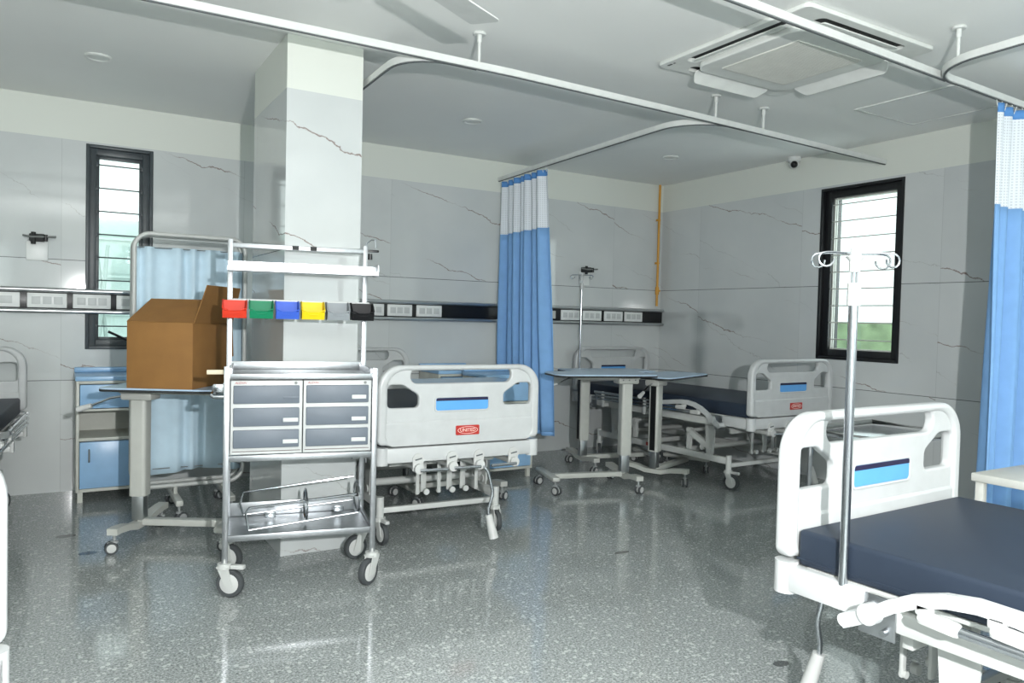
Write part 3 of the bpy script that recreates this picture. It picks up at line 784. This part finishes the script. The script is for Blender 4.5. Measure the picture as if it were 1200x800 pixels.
tb2.location = (4.07, 4.53, 0); tb2.rotation_euler = (0, 0, PI + math.radians(22))
tb2['label'] = 'overbed table with black slotted column directly against the corner bed'
dup(tb2, (3.865, 5.215, 0), PI + math.radians(-12), 'overbed table farthest back, its column next to the middle curtain')
tb4 = make_table(.825, crank=False); tb4.location = (2.66, 4.78, 0)
tb4['label'] = ('overbed table whose top spans the middle bed, seen through its foot panel slot')
tb3 = make_table(.857, .66, fd=.52)
tb3.location = (.385, 4.615, 0); tb3.rotation_euler = (0, 0, PI + math.radians(-31))
tb3['label'] = 'overbed table under the brown cardboard box'

# ------------------------------------------------------------------ cardboard box
bx = thing('cardboard_box', 'open brown cardboard box standing on the left overbed table', 'box', (.302, 4.449, .857), math.radians(-32.5))
bw, bd, bh = .352, .52, .35; th = .006
b = MB()
b.bb(0, bw, 0, th, 0, bh, .002).bb(0, bw, bd - th, bd, 0, bh, .002).bb(0, th, th, bd - th, 0, bh, .002).bb(bw - th, bw, th, bd - th, 0, bh, .002).bb(th, bw - th, th, bd - th, 0, th)
b.build('carton', M['card'], bx)
MB().slab([(0, 0, bh), (bw, 0, bh), (bw - .01, .235, bh + .125), (.01, .235, bh + .125)], .005).build('front_flap', M['card'], bx)
MB().slab([(bw, .005, bh), (bw, bd - .005, bh), (bw + .055, bd - .03, bh + .205), (bw + .055, .04, bh + .205)], .005).build('side_flap', M['card'], bx)
MB().slab([(0, bd, bh), (bw, bd, bh), (bw, bd + .02, bh - .2), (0, bd + .02, bh - .2)], .005).build('back_flap', M['card'], bx)

# ------------------------------------------------------------------ ward screen
sc = thing('folding_screen', 'folding ward screen with pale blue cloth on a tubular frame', 'screen', (.70, 5.05, 0))
for k, dy in enumerate((0.0, .13)):
    lp = rounded([(-.32, .19, .09), (.32, .19, .09), (.32, 1.735, .09), (-.32, 1.735, .09)], 8)
    fr = MB().tube([(x, dy, z) for x, z in lp], .0135, 10, closed=True).build('screen_frame', M['enamel'], sc)
    for wz in (1.65, .30): MB().tube([(-.31, dy, wz), (.31, dy, wz)], .003, 6).build('wire', M['steel'], fr)
    c = MB(); nx, nz = 60, 14; rows = []
    for i in range(nz + 1):
        z = .275 + (1.655 - .275) * i / nz
        rows.append([Vector((-.305 + .61 * j / nx, dy + .02 * math.sin(j * .55 + 1.3 * math.sin(j * .21 + k)) * (1 - .3 * math.sin(z * 2)) - .002, z - .012 * math.sin(j * .13) * (1 - i / nz))) for j in range(nx + 1)])
    vs = [[c.bm.verts.new(p) for p in r] for r in rows]
    for i in range(nz):
        for j in range(nx): c.bm.faces.new((vs[i][j], vs[i][j + 1], vs[i + 1][j + 1], vs[i + 1][j]))
    co = c.build('screen_cloth', M['screen'], sc, angle=80)
    md = co.modifiers.new('thickness', 'SOLIDIFY'); md.thickness = .002
for x in (-.08, .22):
    ft = MB().bb(x - .02, x + .02, -.2, .36, .10, .135, .005).cyl((x, 0, .12), (x, 0, .2), .012).cyl((x, .13, .12), (x, .13, .2), .012)
    fo = ft.build('screen_foot', M['greyenamel'], sc)
    for y in (-.18, .33): castor(sc, x, y, .11, .032, 20, th=.022, twin=True, forkm='hubgrey', hubm='hubgrey')

# ------------------------------------------------------------------ bedside cabinets
def make_cabinet():
    t = thing('bedside_cabinet', '', 'cabinet', (0, 0, 0), 0, 'blue and cream bedside cabinets')
    w, d, h = .44, .40, .80; k = .018
    b = MB().bb(0, k, 0, d, .07, h, .002).bb(w - k, w, 0, d, .07, h, .002).bb(k, w - k, d - k, d, .07, h).bb(k, w - k, 0, d, .07, .09, .002)
    b.bb(k, w - k, 0, d - k, .405, .425, .002).bb(k, w - k, 0, d - k, .60, .615, .002).bb(k, w - k, 0, d - k, h - .02, h, .002)
    for x in (.025, w - .025):
        for y in (.03, d - .03): b.bb(x - .015, x + .015, y - .015, y + .015, .0, .07)
    b.build('carcass', M['cream'], t)
    MB().bb(-.006, w + .006, -.012, d + .004, h, h + .03, .006).bb(-.006, w + .006, d - .03, d + .004, h + .03, h + .065, .006).build('worktop', M['bluefront'], t)
    do = MB().bb(k + .003, w - k - .003, -.008, .012, .095, .400, .003).build('door', M['bluefront'], t)
    MB().tube([(.075, -.008, .27), (.075, -.03, .28), (.075, -.03, .34), (.075, -.008, .35)], .005, 8).build('door_handle', M['greymat'], do)
    MB().bb(k + .003, w - k - .003, -.008, .012, .62, h - .025, .003).build('drawer', M['bluefront'], t)
    return t
cb = make_cabinet(); cb.location = (.092, 5.62, 0)
cb['label'] = 'blue and cream bedside cabinet below the louvred window'
dup(cb, (2.68, 5.62, 0), 0, 'bedside cabinet behind the middle bed, farther from the curtain')
dup(cb, (2.84, 5.10, 0), 0, 'bedside cabinet behind the middle bed, nearest the middle curtain')

# ------------------------------------------------------------------ drawer trolley
tr = thing('drawer_trolley', 'tall steel medical trolley with six grey drawers and a bin rack', 'trolley', (.636, 3.507, 0), math.radians(-11.65))
TW, TD = .655, .39
po = 0.0125
for x, y, z1, nm in ((0, 0, 1.03, 'front'), (TW, 0, 1.025, 'front'), (TW, TD, 1.63, 'back'), (0, TD, 1.63, 'back')):
    MB().bb(x - po, x + po, y - po, y + po, .15, z1, .002).build('post', M['steel'], tr)
wt = MB().bb(.012, TW - .012, .012, TD - .012, .978, .988, .002).bb(-.005, TW + .005, -.006, .006, .972, .998, .002).bb(.0, TW, TD - .008, TD + .004, .985, 1.03, .002)
wt.bb(.012, .022, .006, TD, .985, 1.02).bb(TW - .022, TW - .012, .006, TD, .985, 1.02)
wt.build('worktop', M['steel'], tr)
MB().bb(.012, TW - .012, -.008, .008, .603, .63, .002).bb(.012, TW - .012, TD - .01, TD + .006, .603, .63, .002).bb(-.008, .008, 0, TD, .603, .63).bb(TW - .008, TW + .008, 0, TD, .603, .63).build('drawer_shelf', M['steel'], tr)
# drawer casings
for i, x0 in enumerate((.016, .330)):
    cw = .310
    cs = MB().bb(x0, x0 + cw, .006, TD - .02, .632, .966, .004)
    cs_o = cs.build('drawer_case', M['casewhite'], tr)
    for k, (zb, zt) in enumerate(((.862, .944), (.760, .843), (.662, .743))):
        MB().bb(x0 + .012, x0 + cw - .014, -.006, .03, zb, zt, .004).build('drawer', M['drawer'], cs_o)
        xa = x0 + (.225 if i == 0 else .218)
        if i == 0 and k == 0:
            MB().bb(xa, xa + .07, -.0085, -.004, zb + .022, zb + .034, .001).build('label_slot', M['drawer'], cs_o)
        else:
            MB().bb(xa, xa + .066, -.0085, -.004, zb + .018, zb + .036, .001).build('label_card', M['casewhite'], cs_o)
    MB().cyl((x0 + cw - .03, .0, .955), (x0 + cw - .03, .007, .955), .0065, seg=12).build('lock', M['greymat'], cs_o)
    MB().add(text_mesh('ALEXIN', .0145, shear=.3), Matrix.Translation((x0 + .042, .0045, .955)) @ UPRIGHT).build('case_lettering', M['redprint'], cs_o)
    MB().bb(x0 + .008, x0 + cw - .008, .003, .008, .645, .648).build('case_groove', M['greyprint'], cs_o)
# bottom tray
MB().bb(.01, TW - .01, .01, TD - .01, .250, .256).bb(-.004, TW + .004, -.008, .004, .244, .272, .002).bb(.0, TW, TD - .004, TD + .008, .248, .325, .002).bb(-.004, .006, 0, TD, .248, .275).bb(TW - .006, TW + .004, 0, TD, .248, .275).build('lower_shelf', M['steel'], tr)
# cylinder holder of bent wire
hold = MB()
fr_, bk_, zt_ = .06, .30, .385
hold.tube([(.10, .08, .268), (.085, .10, .345), (.10, .12, .362), (.60, .13, .40)], .0055, 8)
hold.tube([(.075, .30, .285), (.06, .28, .345), (.075, .28, .40), (.60, .28, .455)], .0055, 8)
hold.tube([(.10, .08, .268), (.60, .10, .315)], .0055, 8).tube([(.075, .3, .285), (.60, .30, .33)], .0055, 8)
for x in (.36, .605):
    hold.tube([(x, .19 + .10 * math.cos(2 * PI * i / 24), (.345 if x < .5 else .375) + .075 * math.sin(2 * PI * i / 24)) for i in range(24)], .0055, 8, closed=True)
hold.box((.2, .30, .28), (.05, .02, .03), .003).box((.53, .3, .29), (.05, .02, .03), .003)
hold.build('cylinder_holder', M['chrome'], tr)
# rack above
rk = MB().bb(-.0, TW, TD - .012, TD + .012, 1.588, 1.612, .002)
rko = rk.build('top_rail', M['steel'], tr)
MB().bb(.335, .375, TD - .0145, TD - .011, 1.592, 1.608).build('rail_label', M['casewhite'], rko)
for xa in (.29, .378): MB().bb(xa, xa + .032, TD - .0145, TD - .011, 1.590, 1.610).build('rail_clip', M['dark'], rko)
MB().bb(-.01, TW + .045, TD - .16, TD - .015, 1.475, 1.481, .001).bb(-.01, TW + .045, TD - .165, TD - .158, 1.470, 1.488).bb(-.01, TW + .045, TD - .016, TD - .010, 1.470, 1.522).bb(TW + .04, TW + .048, TD - .165, TD - .01, 1.468, 1.522, .001).build('upper_shelf', M['steel'], tr)
MB().bb(-.01, TW + .02, TD - .032, TD - .014, 1.318, 1.338, .002).build('bin_rail', M['casewhite'], tr)
MB().tube([(TW + .005, TD, 1.625), (TW + .005, TD, 1.645), (TW + .03, TD, 1.662), (TW + .055, TD, 1.665)], .004, 8).tube([(TW + .05, TD, 1.668), (TW + .055, TD, 1.62)], .004, 8).build('hook', M['chrome'], tr)
MB().box((TW + .04, TD, 1.605), (.06, .012, .012), .003).cyl((TW + .025, TD, 1.56), (TW + .025, TD, 1.59), .012).build('hook_clamp', M['black'], tr)
# side handle fittings
MB().bb(-.085, -.012, .03, .05, .992, 1.012, .002).build('board_edge', M['wood'], tr)
MB().tube([(-.012, .0, .895), (-.055, .0, .895), (-.06, .0, .90), (-.06, .2, .9), (-.055, .25, .895), (-.012, .25, .895)], .010, 10).box((-.035, .0, .935), (.045, .03, .035), .004).build('side_handle', M['chrome'], tr)
for x, y, trl in ((0, 0, -25), (TW, 0, 225), (TW, TD, 200), (0, TD, -40)):
    castor(tr, x, y, .17, .062, trl, th=.03, lever=(y == 0 and x == 0))

# bins hung on the rack
bins = [('binr', 'red', 'leftmost'), ('bing', 'green', ''), ('binb', 'blue', ''), ('biny', 'yellow', ''), ('bingr', 'grey', ''), ('bink', 'black', '')]
Rt = Matrix.Rotation(math.radians(-11.65), 4, 'Z')
for i, (mk, cn, _) in enumerate(bins):
    lx = -.03 + i * .1215
    p = Matrix.Translation((.636, 3.507, 0)) @ Rt @ Vector((lx, TD - .034, 1.245))
    t = thing('storage_bin', 'small %s plastic bin hanging on the trolley rack' % cn, 'bin', p, math.radians(-11.65), 'coloured bins on the trolley')
    w, d, h = .108, .105, .085; k = .003
    b = MB()
    b.slab([(0, -d + .02, 0), (w, -d + .02, 0), (w, 0, 0), (0, 0, 0)], k)
    b.slab([(0, -k, 0), (w, -k, 0), (w, -k, h), (0, -k, h)], -k)
    for x in (0, w - k):
        b.slab([(x, 0, 0), (x, -d + .02, 0), (x, -d, .035), (x, -d + .005, .045), (x, -.045, h), (x, 0, h)], -k) if x == 0 else b.slab([(x, 0, 0), (x, -d + .02, 0), (x, -d, .035), (x, -d + .005, .045), (x, -.045, h), (x, 0, h)], -k)
    b.slab([(0, -d + .02, 0), (w, -d + .02, 0), (w, -d, .035), (0, -d, .035)], k)
    b.build('bin_body', M[mk], t)
    MB().tube([(0, -.003, h), (0, -.045, h), (0, -d + .003, .045), (.022, -d - .002, .037), (.034, -d + .006, .022), (w - .034, -d + .006, .022), (w - .022, -d - .002, .037), (w, -d + .003, .045), (w, -.045, h), (w, -.003, h)], .0032, 6).build('rim', M[mk], t)

# ------------------------------------------------------------------ steel tray trolley behind the near right bed
ty = thing('instrument_trolley', 'steel instrument trolley with a shiny rimmed tray behind the near right bed', 'trolley', (3.46, 2.22, 0), math.radians(4))
w, d = .60, .44
MB().bb(-w / 2, w / 2, -d / 2, d / 2, .742, .748, .001).build('tray', M['chrome'], ty)
MB().tube([(-w / 2, -d / 2, .765), (w / 2, -d / 2, .765), (w / 2, d / 2, .765), (-w / 2, d / 2, .765)], .012, 8, closed=True).build('tray_rim', M['greymat'], ty)
MB().bb(-w / 2, w / 2, -d / 2, d / 2, .24, .25, .001).build('lower_shelf', M['steel'], ty)
for sx in (-1, 1):
    for sy in (-1, 1):
        MB().cyl((sx * (w / 2 - .02), sy * (d / 2 - .02), .12), (sx * (w / 2 - .02), sy * (d / 2 - .02), .74), .011, seg=12).build('leg', M['steel'], ty)
        castor(ty, sx * (w / 2 - .02), sy * (d / 2 - .02), .13, .04, 40, th=.02)

# small grey table before the right curtain
st = thing('side_table', 'small warm grey side table in front of the right curtain', 'table', (3.17, 1.20, 0))
MB().bb(-.29, .29, -.29, .29, .715, .745, .004).build('tabletop', M['greyenamel'], st)
for sx in (-1, 1):
    for sy in (-1, 1): MB().bb(sx * .265 - .014, sx * .265 + .014, sy * .265 - .014, sy * .265 + .014, 0, .715, .002).build('leg', M['greyenamel'], st)
MB().bb(-.26, .26, -.26, .26, .2, .215, .003).build('lower_shelf', M['greyenamel'], st)

# ------------------------------------------------------------------ curtains
def curtain(name, path_top, path_bot, zt, zn, zb, folds, amp, label, loc, seed):
    """path_top/path_bot: end points of the gathered cloth in plan at the rail and at the hem"""
    t = thing(name, label, 'curtain', loc, 0, 'blue ward curtains')
    rnd = random.Random(seed); o = Vector(loc)
    ph = [rnd.uniform(0, 6.28) for _ in range(6)]
    A0, A1 = Vector((*path_top[0], 0)), Vector((*path_top[1], 0)); B0, B1 = Vector((*path_bot[0], 0)), Vector((*path_bot[1], 0))
    nrm = Vector((-(A1 - A0).y, (A1 - A0).x, 0)).normalized()
    nx = folds * 14
    def pt(j, z):
        s = j / nx; k = (zt - z) / (zt - zb)
        base = A0.lerp(A1, s).lerp(B0.lerp(B1, s), k)
        s2 = s + .02 * math.sin(9 * s + ph[0])
        wv = math.sin(2 * PI * folds * s2 + ph[1] + .5 * math.sin(k * 2.2 + ph[2])) + .45 * math.sin(2 * PI * folds * .53 * s + ph[3] + k)
        a = amp * (.55 + .6 * min(1, k * 1.6))
        return base + nrm * a * wv + Vector((0, 0, z)) - o
    def sheet(nm, z0, z1, nz, m, lift=0.0):
        c = MB(); vs = []
        for i in range(nz + 1):
            z = z1 + (z0 - z1) * i / nz
            vs.append([c.bm.verts.new(pt(j, z) + nrm * lift) for j in range(nx + 1)])
        uvl = c.bm.loops.layers.uv.new('UVMap')
        for i in range(nz):
            for j in range(nx):
                f = c.bm.faces.new((vs[i][j], vs[i][j + 1], vs[i + 1][j + 1], vs[i + 1][j]))
                for lp, (a, b) in zip(f.loops, ((j, i), (j + 1, i), (j + 1, i + 1), (j, i + 1))):
                    lp[uvl].uv = (a * folds * .16 / nx, z1 + (z0 - z1) * b / nz)
        return c.build(nm, m, t, angle=80)
    h = sheet('header_tape', zt - .05, zt, 2, M['header'])
    n = sheet('net_panel', zn, zt - .05, 6, M['net'])
    d = sheet('drape', zb, zn, 18, M['drape'])
    e = sheet('hem', zb - .03, zb + .02, 1, M['drape'], .0015)
    for ob, th in ((h, .004), (d, .003), (e, .003)):
        md = ob.modifiers.new('thickness', 'SOLIDIFY'); md.thickness = th; md.offset = 0
    hk = MB()
    for j in range(0, nx + 1, 7):
        p = pt(j, zt); q = A0.lerp(A1, j / nx) - o
        hk.tube([(p.x, p.y, zt - .02 - o.z), (q.x, q.y, ZT - .02 - o.z)], .0028, 6)
    hk.build('curtain_hook', M['white'], t)
    return t
curtain('curtain', ((3.44, 5.93), (3.405, 5.20)), ((3.46, 5.92), (3.46, 5.12)), 2.505, 2.03, .34, 7, .035, 'gathered blue curtain with white net top hanging against the back wall', (3.42, 5.55, .27), 3)
curtain('curtain', ((4.36, 2.203), (5.38, 2.228)), ((4.30, 2.20), (5.36, 2.25)), 2.505, 1.955, .22, 9, .035, 'blue curtain with white net top at the right edge of the picture', (4.85, 2.215, .2), 11)

# ------------------------------------------------------------------ light
wd = bpy.data.worlds.new('overcast_sky'); SC.world = wd; wd.use_nodes = True
N, L = wd.node_tree.nodes, wd.node_tree.links
bg = N['Background']; tc = N.new('ShaderNodeTexCoord'); sp = N.new('ShaderNodeSeparateXYZ'); L.new(tc.outputs['Generated'], sp.inputs[0])
# overcast sky, strength raised behind the camera as added fill for the room
rp = N.new('ShaderNodeMapRange'); rp.interpolation_type = 'SMOOTHSTEP'
rp.inputs['From Min'].default_value = -.5; rp.inputs['From Max'].default_value = .3
rp.inputs['To Min'].default_value = 5.0; rp.inputs['To Max'].default_value = 1.8
L.new(sp.outputs['Y'], rp.inputs['Value']); L.new(rp.outputs['Result'], bg.inputs['Strength'])
bg.inputs['Color'].default_value = (.97, .98, 1, 1)

CAM_LOC = Vector((0, 0, 1.27))
yaw, pitch, roll, F = .5409, .0299, .0237, 882.53
f = Vector((math.sin(yaw) * math.cos(pitch), math.cos(yaw) * math.cos(pitch), -math.sin(pitch)))
r0 = Vector((math.cos(yaw), -math.sin(yaw), 0)); u0 = r0.cross(f)
r = math.cos(roll) * r0 + math.sin(roll) * u0; u = -math.sin(roll) * r0 + math.cos(roll) * u0

# the photographer's flash gun, held above the lens and to its right
ld = bpy.data.lights.new('camera_flash', 'POINT'); ld.shadow_soft_size = .02; ld.energy = 500; ld.color = (1, 1, 1)
lo = bpy.data.objects.new('camera_flash', ld); COL.objects.link(lo)
lo.matrix_world = Matrix((( r.x, u.x, -f.x, 0), (r.y, u.y, -f.y, 0), (r.z, u.z, -f.z, 0), (0, 0, 0, 1)))
lo.location = (.3, -.5, 1.52)

cd = bpy.data.cameras.new('camera'); co = bpy.data.objects.new('camera', cd); COL.objects.link(co)
cd.sensor_width = 36; cd.sensor_fit = 'HORIZONTAL'; cd.lens = F / 1200 * 36; cd.clip_start = .02
co.matrix_world = Matrix(((r.x, u.x, -f.x, CAM_LOC.x), (r.y, u.y, -f.y, CAM_LOC.y), (r.z, u.z, -f.z, CAM_LOC.z), (0, 0, 0, 1)))
SC.camera = co
vs = SC.view_settings; vs.view_transform = 'Standard'; vs.look = 'None'; vs.exposure = 0.0; vs.gamma = 1.0; vs.use_curve_mapping = False
